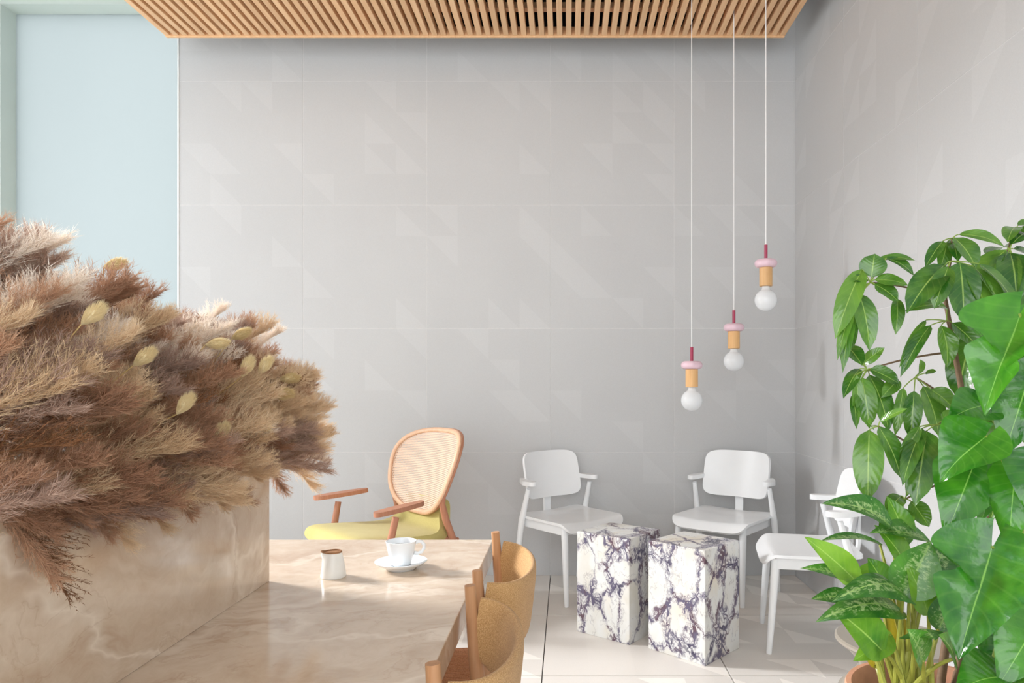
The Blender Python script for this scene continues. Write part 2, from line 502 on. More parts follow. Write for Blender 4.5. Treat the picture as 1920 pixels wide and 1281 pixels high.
# wall above and left of the frosted window
WX0, WZ1, PANE_Y = -3.552, 3.588, BACK + 0.13
struct(MB().box(((WX0 + xj[0]) / 2, BACK + 0.10, (WZ1 + TOP) / 2), (xj[0] - WX0, 0.2, TOP - WZ1)).build('trim_1', MAT['paint_green'], None, False))
struct(MB().box((WX0 - 0.15, BACK + 0.10, TOP / 2), (0.3, 0.2, TOP)).build('trim_2', MAT['paint_green'], None, False))
w1 = struct(MB().box(((WX0 + xj[0]) / 2, PANE_Y, WZ1 / 2), (xj[0] - WX0 - 0.004, 0.012, WZ1 - 0.004), 0.002).build('window_1', MAT['frosted'], None, False))
struct(MB().box((xj[0] - 0.006, BACK + 0.02, TOP / 2), (0.012, 0.05, TOP), 0.002).build('trim_3', MAT['alu'], None, False))

RY0 = -2.6
wr = struct(MB().box((RIGHT + TH + 0.095, (RY0 + BACK) / 2, TOP / 2), (0.19, BACK - RY0, TOP)).build('wall_right', MAT['grout'], None, False))
yj = [BACK - T * k for k in range(0, 11)]
for b, a in zip(yj, yj[1:]):
    a = max(a, RY0)
    if b <= a: continue
    for c, d in zip(zj, zj[1:]):
        c = max(c, -0.01)
        tile_piece(wr, (RIGHT + TH / 2 + 0.001, (a + b) / 2, (c + d) / 2), (TH, b - a - GAP, d - c - GAP), MAT['tile_right'])
FL0 = -2.6
fl = struct(MB().box(((-3.95 + RIGHT + 0.2) / 2, (FL0 + BACK + 0.2) / 2, -0.06), (RIGHT + 0.2 + 3.95, BACK + 0.2 - FL0, 0.09)).build('floor', MAT['grout_floor'], None, False))
fxj = [-3.75] + [-0.1 + T * k for k in range(-4, 2)] + [RIGHT]
fyj = [BACK - 0.765 * k for k in range(0, 11)]
for a, b in zip(fxj, fxj[1:]):
    for d, c in zip(fyj, fyj[1:]):
        c = max(c, FL0)
        if d <= c: continue
        tile_piece(fl, ((a + b) / 2, (c + d) / 2, -0.0075), (b - a - 0.0045, d - c - 0.0045, 0.015), MAT['tile_floor'])
struct(MB().box(((-3.9 + RIGHT) / 2, (FL0 + BACK) / 2 + 0.1, TOP + 0.05), (RIGHT + 3.9 + 0.3, BACK - FL0, 0.1)).build('ceiling', MAT['paint_ceiling'], None, False))
# left wall with its big window opening (out of the photograph's frame)
LX, LY0, LY1, LZ0, LZ1 = -3.80, 2.3, 4.05, 1.1, 3.05
wl = MB()
wl.box((LX, (FL0 + LY0) / 2, TOP / 2), (0.1, LY0 - FL0, TOP))
wl.box((LX, (LY1 + BACK) / 2, TOP / 2), (0.1, BACK - LY1, TOP))
wl.box((LX, (LY0 + LY1) / 2, LZ0 / 2), (0.1, LY1 - LY0, LZ0))
wl.box((LX, (LY0 + LY1) / 2, (LZ1 + TOP) / 2), (0.1, LY1 - LY0, TOP - LZ1))
struct(wl.build('wall_left', MAT['paint_white'], None, False))
w2 = thing('window_2', 'tall white framed window in the side wall', 'window'); struct(w2)
for y in (LY0 + 0.03, LY1 - 0.03):
    MB().box((LX + 0.02, y, (LZ0 + LZ1) / 2), (0.06, 0.06, LZ1 - LZ0), 0.004).build('window_frame', MAT['alu'], w2, False)
for z in (LZ0 + 0.03, LZ1 - 0.03):
    MB().box((LX + 0.02, (LY0 + LY1) / 2, z), (0.06, LY1 - LY0 - 0.12, 0.06), 0.004).build('window_frame', MAT['alu'], w2, False)

# ------------------------------------------------------------------ slatted ceiling panel
PX0, PX1, PY0, PY1, PZ = -2.36, 1.2855, 1.3, 4.2, 3.245
sp = thing('slatted_ceiling_panel', 'pale wooden slatted panel hung under the ceiling', 'ceiling panel', (0, 0, PZ))
pitch = (PX1 - PX0) / 69
sl_me = MB().box((0, (PY0 + PY1) / 2, 0.03), (0.031, PY1 - PY0 - 0.04, 0.05), 0.0015).mesh('slat', MAT['slat'], False)
for i in range(70):
    x = PX0 + 0.0155 + i * (PX1 - PX0 - 0.031) / 69
    o = link('slat', sl_me, sp); o.location = (x, 0, 0)
for y in (PY0 + 0.01, PY1 - 0.01):
    MB().box(((PX0 + PX1) / 2, y, 0.03), (PX1 - PX0, 0.02, 0.06), 0.002).build('end_board', MAT['slat'], sp, False)
for y in (1.9, 2.6, 3.3, 3.99):
    MB().box(((PX0 + PX1) / 2, y, 0.073), (PX1 - PX0 - 0.02, 0.045, 0.035), 0.002).build('batten', MAT['slat'], sp, False)
MB().box(((PX0 + PX1) / 2, (PY0 + PY1) / 2, 0.155), (PX1 - PX0, PY1 - PY0, 0.012)).build('void_dark_sheet', MAT['void_dark'], sp, False)  # dark sheet added in place of the shaded void over the slats
for x in (PX0 + 0.02, PX1 - 0.02):
    MB().box((x, (PY0 + PY1) / 2, 0.12), (0.03, PY1 - PY0, 0.06)).build('void_dark_edge', MAT['void_dark'], sp, False)
MB().box(((PX0 + PX1) / 2, PY1 - 0.012, 0.105), (PX1 - PX0 - 0.07, 0.016, 0.088)).build('void_dark_edge', MAT['void_dark'], sp, False)  # dark strip added to block light showing through the end gap
for x in (PX0 + 0.3, PX1 - 0.3):
    for y in (PY0 + 0.4, PY1 - 0.4):
        MB().tube([(x, y, 0.16), (x, y, TOP - PZ)], 0.004, 8).build('hanger_rod', MAT['alu'], sp)

# ------------------------------------------------------------------ pendant lamps
def pendant(px, py_top, y, label):
    p = at(px, py_top, y)          # top of the crimson tube
    t = thing('pendant_lamp', label, 'pendant lamp', (p.x, p.y, p.z), 0, 'globe pendant lamps')
    MB().tube([(0, 0, 0.0), (0, 0, (PZ + 0.148) - p.z)], 0.0026, 8).build('cord', MAT['cord'], t)
    MB().lathe([(0.0065, -0.001), (0.0085, 0.0), (0.0085, -0.078)][::-1], 20).build('tube', MAT['crimson'], t)
    R = 0.057
    prof = [(0.0, -0.074)] + [(R - 0.021 + 0.021 * math.sin(a), -0.0965 + 0.0215 * math.cos(a)) for a in [PI * k / 12 for k in range(13)]] + [(0.0, -0.118)]
    MB().lathe(prof[::-1], 40).build('disc', MAT['pink'], t)
    MB().lathe([(0.0, -0.214), (0.031, -0.214), (0.033, -0.212), (0.033, -0.119), (0.031, -0.1175), (0.0, -0.1175)], 32).build('holder', MAT['lamp_wood'], t)
    rb, cz = 0.057, -0.285
    prof = [(rb * math.sin(a), cz - rb * math.cos(a)) for a in [PI * 0.86 * k / 22 for k in range(23)]]
    prof += [(0.021, -0.226), (0.019, -0.215), (0.0, -0.215)]
    MB().lathe(prof, 40).build('bulb', MAT['opal'], t)
pendant(1297, 651, 3.80, 'lowest hanging globe pendant lamp with pink disc and crimson tube')
pendant(1376, 582, 3.98, 'middle height globe pendant lamp hanging between the other two')
pendant(1436, 459, 3.66, 'highest hanging globe pendant lamp close to the wall corner')

# ------------------------------------------------------------------ white armchairs
def rounded(u, v, w, h, r):
    """map the square (u,v in -1..1) onto a rounded rectangle of half sizes w,h"""
    n = r
    d = (abs(u) ** n + abs(v) ** n) ** (1 / n) if (u or v) else 1
    m = max(abs(u), abs(v))
    k = m / d if d else 1
    return u * k * w, v * k * h
def white_chair(label, loc, rz):
    t = thing('armchair', label, 'chair', (loc[0], loc[1], 0.0), rz, 'white lacquered armchairs')
    M = MAT['white_lacquer']
    def seat(u, v):
        x, y = rounded(2 * u - 1, 2 * v - 1, 0.235, 0.22, 7)
        f = smoothstep(-0.14, -0.235, y)
        z = 0.448 - 0.06 * f * f - 0.014 * (1 - (x / 0.235) ** 2) * (1 - f) + 0.012 * smoothstep(0.1, 0.22, y)
        return (x, y - 0.01, z)
    MB().grid(seat, 24, 24, 0.014).build('seat', M, t, True, 50)
    def back(u, v):
        x, z = rounded(2 * u - 1, 2 * v - 1, 0.205, 0.135, 6)
        y = 0.215 + 0.22 * z - 0.055 * (x / 0.205) ** 2
        return (x, y, 0.665 + z)
    MB().grid(back, 24, 16, 0.012).build('backrest', M, t, True, 50)
    # plywood spine from under the seat up behind the backrest
    pts = [(0.10, 0.414), (0.185, 0.414), (0.219, 0.428), (0.228, 0.47), (0.227, 0.53), (0.230, 0.60), (0.242, 0.67), (0.253, 0.72)]
    def spine(u, v):
        y, z = catmull(pts, u)
        return ((2 * v - 1) * (0.032 - 0.008 * math.sin(PI * min(1, u * 1.2))), y, z)
    MB().grid(spine, 24, 4, 0.012).build('spine', M, t, True, 60)
    for s in (-1, 1):
        MB().tube([(s * 0.205, -0.195, 0.0), (s * 0.200, -0.180, 0.2), (s * 0.195, -0.165, 0.425)], [0.0125, 0.0165, 0.020], 14).build('leg', M, t)
        MB().tube([(s * 0.244, 0.215, 0.0), (s * 0.246, 0.188, 0.2), (s * 0.244, 0.152, 0.42), (s * 0.236, 0.10, 0.606)], [0.012, 0.0165, 0.0185, 0.0125], 14).build('leg', M, t)
        def arm(u, v):
            a, b = rounded(2 * u - 1, 2 * v - 1, 0.085, 0.028, 2.8)
            k = smoothstep(-0.02, 0.085, a)
            return (s * (0.238 - 0.03 * k) + b * (1 - 0.3 * k), 0.125 + a, 0.627 + 0.004 * k)
        MB().grid(arm, 18, 8, 0.024).build('armrest', M, t, True, 60)
        MB().box((s * 0.205, 0.0, 0.405), (0.018, 0.33, 0.05), 0.003).build('side_rail', M, t, False)
    MB().box((0, -0.155, 0.402), (0.38, 0.018, 0.05), 0.003).build('front_rail', M, t, False)
    MB().box((0, 0.118, 0.405), (0.40, 0.018, 0.04), 0.003).build('rear_rail', M, t, False)
    return t
white_chair('white lacquered armchair beside the cane backed lounge chair', (0.0285, 4.112), math.radians(41))
white_chair('white lacquered armchair in the corner behind the two marble side tables', (0.904, 4.10), math.radians(-38))
white_chair('white lacquered armchair against the side wall, half hidden by the potted plants', (1.135, 3.337), math.radians(-101))

# ------------------------------------------------------------------ marble side tables
def plinth(label, near, d1, d2, h, off):
    """near corner on the floor, edge vectors along the floor"""
    a = math.atan2(d2[1], d2[0])
    l1, l2 = 0.30, 0.285
    e2 = Vector((math.cos(a), math.sin(a))); e1 = Vector((-e2.y, e2.x))
    c = Vector(near) + e2 * (l2 / 2) + e1 * (l1 / 2)
    m = breccia('breccia_marble', off)
    o = MB().box((0, 0, h / 2), (l2, l1, h), 0.003, 2).build('marble_side_table', m, None, False)
    o.location = (c.x, c.y, 0); o.rotation_euler = (0, 0, a)
    tag(o, label, 'side table', 'marble plinth side tables')
plinth('veined marble plinth side table standing farther from the camera of the pair', (0.29, 3.274), None, (0.183, 0.24), 0.487, (0.2, 0.5, 0.1))
plinth('veined marble plinth side table standing nearer the camera of the pair', (0.591, 3.028), None, (0.179, 0.19), 0.492, (1.33, 0.72, 0.84))

# ------------------------------------------------------------------ lounge chair
lc = thing('lounge_chair', 'beech lounge chair with cane back and yellow seat behind the marble table', 'chair', (-0.954, 3.716, 0), math.radians(-47))
def lseat(u, v):
    x, d = rounded(2 * u - 1, 2 * v - 1, 0.262, 0.5, 5)
    d += 0.5                                   # 0 front .. 1 rear top
    x *= 1 - 0.27 * smoothstep(0.55, 0.85, d)
    prof = [(-0.325, 0.405), (-0.318, 0.448), (-0.27, 0.476), (-0.10, 0.463), (0.08, 0.448), (0.17, 0.452), (0.205, 0.49), (0.222, 0.555), (0.232, 0.60)]
    y, z = catmull(prof, d)
    edge = (abs(x) / 0.262) ** 8
    return (x, y, z - 0.018 * edge * (1 - d))
MB().grid(lseat, 30, 40, 0.07).build('seat_cushion', MAT['yellow'], lc, True, 75)
HB, ZB = 0.215, 0.730                                     # cane back: half height, centre
def egg(a):
    """outline of the back, angle a from the right-hand side"""
    c, s = math.cos(a), math.sin(a)
    n = 3.0
    k = (abs(c) ** n + abs(s) ** n) ** (-1 / n)
    x, z = c * k, s * k
    w = 0.335 * (1.0 - 0.16 * (1 - z) / 2 - 0.18 * ((1 - z) / 2) ** 3)
    return x * w, z * HB
def back3(x, z, d=0.0):
    return Vector((x, 0.285 + 0.40 * z - 0.095 * (x / 0.33) ** 2 + d, ZB + z))
ring = [back3(*egg(2 * PI * k / 64)) for k in range(64)]
fr = MB(); fr.tube(ring + [ring[0], ring[1]], 0.0095, 10, False, 1.6); fr.build('back_frame', MAT['pale_frame'], lc, True, 60)
rr = [back3(*egg(2 * PI * k / 64), 0.016) for k in range(64)]
rb_ = MB(); rb_.tube(rr + [rr[0], rr[1]], 0.0105, 10, False, 1.3); rb_.build('back_rim', MAT['beech'], lc, True, 60)
# woven cane: strands in both directions, clipped by the outline
outline = [egg(2 * PI * k / 180) for k in range(180)]
def span(pts, val, axis):
    o = []
    for (p, q) in zip(pts, pts[1:] + pts[:1]):
        a, b = p[axis], q[axis]
        if (a - val) * (b - val) < 0 or a == val:
            f = (val - a) / (b - a) if b != a else 0
            o.append(p[1 - axis] + (q[1 - axis] - p[1 - axis]) * f)
    return (min(o), max(o)) if len(o) >= 2 else None
cw = MB()
step = 0.0092
n = int(HB / step) + 1
for i in range(-n, n + 1):
    z = i * step
    r = span(outline, z, 1)
    if r:
        m_ = 14
        fn = lambda u, v: back3(r[0] + (r[1] - r[0]) * u, z + (v - 0.5) * 0.0056, -0.0015)
        cw.grid(fn, m_, 1)
n = int(0.32 / step) + 1
for i in range(-n, n + 1):
    x = i * step
    r = span(outline, x, 0)
    if r:
        fn = lambda u, v: back3(x + (v - 0.5) * 0.0048, r[0] + (r[1] - r[0]) * u, 0.0005)
        cw.grid(fn, 4, 1)
cw.build('cane_weave', MAT['cane'], lc, True, 0)
for s in (-1, 1):
    MB().tube([(s * 0.262, 0.37, 0.0), (s * 0.250, 0.275, 0.36), (s * 0.242, 0.222, 0.50), (s * 0.242, 0.200, 0.58), (s * 0.256, 0.202, 0.64)], [0.013, 0.018, 0.019, 0.017, 0.011], 12).build('rear_leg', MAT['beech'], lc)
    MB().tube([(s * 0.295, -0.20, 0.0), (s * 0.298, -0.14, 0.40), (s * 0.31, -0.105, 0.562)], [0.012, 0.019, 0.016], 12).build('front_leg', MAT['beech'], lc)
    def arm(u, v):
        a, b = rounded(2 * u - 1, 2 * v - 1, 0.145, 0.036, 3.0)
        return (s * 0.312 + b * (1 - 0.25 * (a / 0.145 > 0) * abs(a / 0.145)) - s * 0.02 * (a / 0.145), -0.085 + a, 0.59 + 0.010 * (a / 0.145))
    MB().grid(arm, 20, 8, 0.022).build('armrest', MAT['beech'], lc, True, 60)
    MB().box((s * 0.262, 0.07, 0.365), (0.03, 0.42, 0.05), 0.005).build('side_rail', MAT['beech'], lc, False)
MB().box((0, -0.15, 0.365), (0.52, 0.03, 0.05), 0.005).build('front_rail', MAT['beech'], lc, False)
MB().box((0, 0.30, 0.365), (0.47, 0.03, 0.05), 0.005).build('rear_rail', MAT['beech'], lc, False)

# ------------------------------------------------------------------ marble table and planter
TZ = 0.72
tb = thing('marble_table', 'long beige marble dining table set with a coffee cup', 'table', (0, 0, 0))
MB().box(((-1.24 - 0.228) / 2, (0.2 + 2.215) / 2, TZ - 0.03), (1.24 - 0.228, 2.215 - 0.2, 0.06), 0.002, 2).build('tabletop', MAT['marble_table'], tb, False)
MB().box((-0.97, 1.15, 0.33), (0.42, 1.5, 0.66), 0.003).build('pedestal', MAT['marble_planter'], tb, False)
PT = 1.042
PLX0, PLX1, PLY0, PLY1 = -1.22, -0.731, 0.25, 1.75
pt = thing('marble_planter', 'beige marble trough standing on the table, filled with dried grasses', 'planter', (0, 0, TZ))
h = PT - TZ
for x in (PLX0 + 0.01, PLX1 - 0.01):
    MB().box((x, (PLY0 + PLY1) / 2, h / 2), (0.02, PLY1 - PLY0, h), 0.0012).build('side_slab', MAT['marble_planter'], pt, False)
for y in (PLY0 + 0.01, PLY1 - 0.01):
    MB().box(((PLX0 + PLX1) / 2, y, h / 2), (PLX1 - PLX0 - 0.04, 0.02, h), 0.0012).build('end_slab', MAT['marble_planter'], pt, False)
MB().box(((PLX0 + PLX1) / 2, (PLY0 + PLY1) / 2, 0.13), (PLX1 - PLX0 - 0.04, PLY1 - PLY0 - 0.04, 0.26), 0.002).build('soil', MAT['soil'], pt, False)

# ------------------------------------------------------------------ wooden dining chairs
def dining_chair(label, loc):
    t = thing('dining_chair', label, 'chair', (loc[0], loc[1], 0), -PI / 2, 'wooden chairs along the marble table')
    O = MAT['oak']
    for s in (-1, 1):
        MB().tube([(s * 0.222, 0.275, 0.0), (s * 0.216, 0.236, 0.40), (s * 0.212, 0.212, 0.62), (s * 0.21, 0.20, 0.7785)], [0.012, 0.0175, 0.0155, 0.0118], 16).build('rear_leg', O, t)
        MB().tube([(s * 0.215, -0.205, 0.0), (s * 0.21, -0.19, 0.435)], [0.011, 0.017], 14).build('front_leg', O, t)
        MB().box((s * 0.21, 0.02, 0.405), (0.02, 0.40, 0.035), 0.004).build('side_rail', O, t, False)
    MB().box((0, -0.19, 0.41), (0.40, 0.02, 0.035), 0.004).build('front_rail', O, t, False)
    MB().box((0, 0.235, 0.41), (0.40, 0.02, 0.035), 0.004).build('rear_rail', O, t, False)
    def band(u, v):
        tt = 2 * u - 1
        x = 0.213 * math.sin(tt * PI / 2 * 0.93) / math.sin(PI / 2 * 0.93)
        y = 0.214 + 0.095 * (math.cos(tt * PI / 2) ** 0.75 if abs(tt) < 1 else 0)
        hh = 0.128 + 0.045 * (1 - tt * tt)
        z = 0.752 - 0.012 * (1 - tt * tt) - hh * v
        return (x, y + 0.02 * (0.5 - v), z)
    # padded band: closed section swept from post to post
    vs, fs = [], []
    nu, nk = 36, 16
    for i in range(nu + 1):
        u = i / nu
        p0, p1 = Vector(band(u, 0)), Vector(band(u, 1))
        e = 0.01
        tg = (Vector(band(min(1, u + e), 0.5)) - Vector(band(max(0, u - e), 0.5))).normalized()
        ax = (p1 - p0); hl = ax.length / 2; ax.normalize()
        nn = tg.cross(ax).normalized()
        for k in range(nk):
            a = 2 * PI * k / nk
            ca, sa = math.cos(a), math.sin(a)
            vs.append((p0 + p1) / 2 + ax * hl * (abs(ca) ** 0.45) * (1 if ca > 0 else -1) + nn * 0.0115 * (abs(sa) ** 0.7) * (1 if sa > 0 else -1))
    for i in range(nu):
        for k in range(nk):
            k2 = (k + 1) % nk
            fs.append((i * nk + k, i * nk + k2, (i + 1) * nk + k2, (i + 1) * nk + k))
    fs.append(tuple(range(nk))[::-1]); fs.append(tuple(nu * nk + k for k in range(nk)))
    b = MB(); b.add(vs, fs); b.build('backrest', MAT['tan'], t, True, 60)
    # woven paper-cord seat: cords side by side over the rails
    st = MB()
    for i in range(44):
        x = -0.205 + 0.41 * i / 43
        st.tube([(x, -0.205, 0.435), (x, -0.19, 0.446), (x, 0.02, 0.438), (x, 0.24, 0.446), (x, 0.252, 0.432)], 0.0048, 6, False)
    st.build('woven_seat', MAT['paper_cord'], t)
    return t
dining_chair('oak dining chair with tan curved back, far end of the table', (-0.405, 1.84))
dining_chair('oak dining chair with tan curved back, nearest the camera', (-0.405, 1.30))

# ------------------------------------------------------------------ cup, saucer, creamer
cx, cy = (752 - 1062) * 1.868 / F, 1.868
sa = thing('saucer', 'white porcelain saucer under the coffee cup', 'saucer', (cx, cy, TZ))
MB().lathe([(0.0, 0.004), (0.033, 0.004), (0.034, 0.0), (0.038, 0.0), (0.040, 0.004), (0.058, 0.013), (0.0675, 0.020), (0.068, 0.0215), (0.066, 0.022), (0.050, 0.0135), (0.034, 0.009), (0.0, 0.009)], 56).build('dish', MAT['porcelain'], sa, True, 85)
MB().lathe([(0.024, 0.009), (0.0265, 0.0105), (0.028, 0.009)], 40).build('well_ring', MAT['porcelain'], sa)
cu = thing('coffee_cup', 'white porcelain coffee cup standing on a saucer', 'cup', (cx, cy, TZ + 0.0095), math.radians(18))
MB().lathe([(0.0, 0.002), (0.019, 0.002), (0.020, 0.0), (0.0235, 0.0), (0.026, 0.006), (0.0315, 0.024), (0.0355, 0.044), (0.0392, 0.062), (0.0398, 0.064), (0.0385, 0.0645), (0.0372, 0.062), (0.0335, 0.044), (0.029, 0.024), (0.022, 0.009), (0.0, 0.006)], 56).build('bowl', MAT['porcelain'], cu, True, 85)
MB().lathe([(0.0, 0.0505), (0.0335, 0.0505), (0.0335, 0.0500), (0.0, 0.0500)][::-1], 40).build('coffee_surface', MAT['crema'], cu)
hp = [(0.0335, 0, 0.030), (0.043, 0, 0.0275), (0.053, 0, 0.031), (0.0595, 0, 0.040), (0.0595, 0, 0.050), (0.054, 0, 0.0575), (0.046, 0, 0.0595), (0.0375, 0, 0.0575)]
MB().tube(hp, [0.0042, 0.0036, 0.0033, 0.0033, 0.0033, 0.0033, 0.0036, 0.0042], 12, True, 1.35).build('handle', MAT['porcelain'], cu)
kx, ky = (625 - 1062) * 1.79 / F, 1.79
cr = thing('creamer', 'small off-white stoneware milk jug with a brown rim', 'jug', (kx, ky, TZ), math.radians(200))
def jug(n, zs):
    pass
jm = MB()
prof = [(0.0, 0.0), (0.0295, 0.0), (0.031, 0.002), (0.0305, 0.010), (0.028, 0.028), (0.0245, 0.046), (0.0215, 0.058), (0.0205, 0.0635), (0.0185, 0.0640), (0.0192, 0.058), (0.022, 0.046), (0.0262, 0.026), (0.028, 0.006), (0.0, 0.004)]
jm.lathe(prof, 48)
def spout(v):
    x, y, z = v
    r = math.hypot(x, y)
    if r > 1e-6 and z > 0.03:
        k = max(0, x / r) ** 10 * smoothstep(0.038, 0.064, z)
        x += 0.0095 * k; z += 0.003 * k - 0.004 * smoothstep(0.05, 0.064, z) * max(0, -x / r) * 0
    return (x, y, z)
jm.v = [spout(v) for v in jm.v]
jm.build('body', MAT['stoneware'], cr)
rm = MB()
rm.lathe([(0.0200, 0.0618), (0.0212, 0.0615), (0.0213, 0.0635), (0.0200, 0.0655), (0.0184, 0.0650), (0.0184, 0.0625)], 48)
rm.v = [spout(v) for v in rm.v]
rm.build('rim', MAT['raw_clay'], cr)

# ------------------------------------------------------------------ potted plants
POT = Vector((0.80, 1.55, 0.0)); PR, PH = 0.18, 0.536
pot = thing('terracotta_pot', 'big terracotta pot holding the green plants', 'pot', POT)
MB().lathe([(r * PR / 0.24, z) for r, z in [(0.0, 0.0), (0.15, 0.0), (0.16, 0.01), (0.205, 0.40), (0.213, 0.462), (0.236, 0.464), (0.24, 0.47), (0.24, 0.53), (0.236, PH), (0.222, PH), (0.218, 0.53), (0.205, 0.47), (0.19, 0.40), (0.0, 0.38)]], 64).build('body', MAT['terracotta'], pot)
MB().lathe([(r * PR / 0.24, z) for r, z in [(0.0, 0.478), (0.10, 0.474), (0.2035, 0.466), (0.2, 0.40), (0.0, 0.39)]][::-1], 48).build('soil', MAT['soil'], pot)
stl = thing('hourglass_stool', 'taupe metal hourglass side table behind the terracotta pot', 'side table', (1.02, 2.2, 0))
MB().lathe([(0.0, 0.0), (0.17, 0.0), (0.178, 0.02), (0.18, 0.17), (0.168, 0.25), (0.12, 0.305), (0.105, 0.325), (0.112, 0.345), (0.15, 0.385), (0.168, 0.398), (0.0, 0.398)], 56).build('body', MAT['taupe_metal'], stl)
MB().lathe([(0.0, 0.398), (0.168, 0.398), (0.178, 0.406), (0.178, 0.413), (0.172, 0.418), (0.0, 0.414)], 56).build('top', MAT['taupe_metal'], stl)

rng = random.Random(7)
def leaf(plant, parent, base, tip, width, face, kind, mat, bend=0.12, fold=0.25, wave=0.04, lobe=0.0, nu=12, nv=8, twist=0.0, cuts=()):
    """one leaf blade from base to tip; 'face' is the direction its upper side looks to; bend > 0 arches that way"""
    o0 = plant.location
    base, tip = Vector(base) - o0, Vector(tip) - o0
    a = tip - base; L = a.length; a.normalize()
    n = Vector(face).normalized(); n = (n - a * n.dot(a))
    if n.length < 1e-3: n = a.orthogonal()
    n.normalize(); s = a.cross(n)
    ph = rng.uniform(0, 6)
    vs, uvs = [], []
    for i in range(nu + 1):
        u = i / nu
        if kind == 'oblong':      # umbrella-tree leaflet
            w = (math.sin(PI * min(1, u ** 0.82)) ** 0.62) if 0 < u < 1 else 0
            w *= 1 - 0.55 * smoothstep(0.82, 1, u)
        elif kind == 'lance':
            w = (math.sin(PI * u ** 0.72) ** 0.9) if 0 < u < 1 else 0
        else:                     # heart
            w = 0.10 + 0.90 * math.sin(PI / 2 * u / 0.3) ** 0.7 if u < 0.3 else (1 - ((u - 0.3) / 0.7) ** 1.45) * (1 - 0.22 * (u - 0.3) / 0.7)
        w = max(w, 0.004) * width / 2
        for j in range(nv + 1):
            v = 2 * j / nv - 1
            uu = u - lobe * (abs(v) ** 1.3) * (1 - u) ** 1.6
            tw = twist * u
            cw_ = 1.0
            for (sd_, u0, dep, wid) in cuts:
                if v * sd_ > 0: cw_ -= dep * math.exp(-((u - u0) / wid) ** 2)
            sd = s * math.cos(tw) + n * math.sin(tw); nd = n * math.cos(tw) - s * math.sin(tw)
            p = base + a * (L * uu) + sd * (w * v * cw_) + n * (bend * L * 4 * (u * (1 - u) if kind != 'heart' else (u * (1 - u) * 0.8)))
            p += nd * (fold * w * (abs(v) ** 1.4) - fold * 0.35 * w + wave * width * 0.5 * math.sin(u * 9 + ph + v * 1.5) * abs(v) ** 2)
            vs.append(p); uvs.append((u, (v + 1) / 2))
    fs = [(i * (nv + 1) + j, (i + 1) * (nv + 1) + j, (i + 1) * (nv + 1) + j + 1, i * (nv + 1) + j + 1) for i in range(nu) for j in range(nv)]
    b = MB(); b.add(vs, fs, uvs)
    return b.build('leaf', mat, parent, True, 0)
def bez(p, q, sag, k=8):
    p, q = Vector(p), Vector(q); m = (p + q) / 2 + Vector(sag)
    return [p * (1 - t) ** 2 + m * 2 * t * (1 - t) + q * t * t for t in [i / k for i in range(k + 1)]]
def stem(plant, p, q, r0, r1, mat, sag=(0, 0, 0), name='stem', parent=None):
    pts = [x - plant.location for x in bez(p, q, sag)]
    k = len(pts) - 1
    return MB().tube(pts, [r0 + (r1 - r0) * i / k for i in range(k + 1)], 7).build(name, mat, parent or plant)

# umbrella tree: trunk, branches, leaf stalks that end in a hub with leaflets
sch = thing('umbrella_tree', 'tall umbrella tree with drooping glossy leaflets', 'plant', (POT.x + 0.05, POT.y + 0.08, 0.462))
SY = 1.82
tr = [Vector((POT.x + 0.05, POT.y + 0.08, 0.462)), at(1795, 1050, 1.76), at(1800, 900, 1.80), at(1812, 780, 1.83), at(1790, 660, 1.86), at(1772, 560, 1.86), at(1782, 480, 1.88)]
MB().tube([p - sch.location for p in tr], [0.010, 0.010, 0.009, 0.008, 0.007, 0.0055, 0.004], 10).build('trunk', MAT['stem_brown'], sch)
tr2 = [Vector((POT.x + 0.08, POT.y + 0.08, 0.462)), at(1850, 1000, 1.85), at(1872, 800, 1.92), at(1880, 600, 1.95), at(1890, 470, 1.98)]
MB().tube([p - sch.location for p in tr2], [0.010, 0.009, 0.008, 0.006, 0.004], 10).build('trunk', MAT['stem_brown'], sch)
def hub(px, py, y, stalk_from, leaves):
    """leaves: (tip px, tip py, depth offset, width m, base gap)"""
    h_ = at(px, py, y)
    sk = stem(sch, stalk_from, h_, 0.0032, 0.0022, MAT['stem_brown'], (0, 0, 0.02), 'leaf_stalk')
    for (lx, ly, dy, w, g) in leaves:
        q = at(lx, ly, y + dy)
        b = h_ + (q - h_) * g
        b.z += 0.012
        up = Vector((0, 0, 1))
        out = (q - h_); out.z = 0
        face = up * 0.75 + out * 4.0 + Vector((-0.25, -0.55, 0.15))
        stem(sch, h_, b, 0.0017, 0.0014, MAT['stem_green'], (0, 0, 0.006), 'leaflet_stalk', sk)
        q = b + (q - b) * 1.10
        leaf(sch, sk, b, q, w * 1.22, face, 'oblong', MAT['schefflera'], 0.13, 0.28, 0.05)
def spray(px, py, y, stalk_from, leaves):
    """leaves: base px, base py, tip px, tip py, width in px at that depth"""
    h_ = at(px, py, y)
    sk = stem(sch, stalk_from, h_, 0.0030, 0.0022, MAT['stem_brown'], (0, 0, 0.015), 'leaf_stalk')
    for (bx, by, tx, ty, wp) in leaves:
        side = (tx - px) / 100.0
        b = at(bx, by, y + rng.uniform(-0.02, 0.03)); q = at(tx, ty, y + rng.uniform(-0.06, 0.0))
        stem(sch, h_, b, 0.0016, 0.0014, MAT['stem_green'], (0, 0, 0.004), 'leaflet_stalk', sk)
        face = Vector((-0.15 + 0.35 * side + rng.uniform(-0.2, 0.2), -0.8, 0.5 + rng.uniform(-0.15, 0.2)))
        leaf(sch, sk, b, q, wp * y / F * 0.98, face, 'oblong', MAT['schefflera'], rng.uniform(0.07, 0.14), rng.uniform(0.15, 0.35), 0.06)
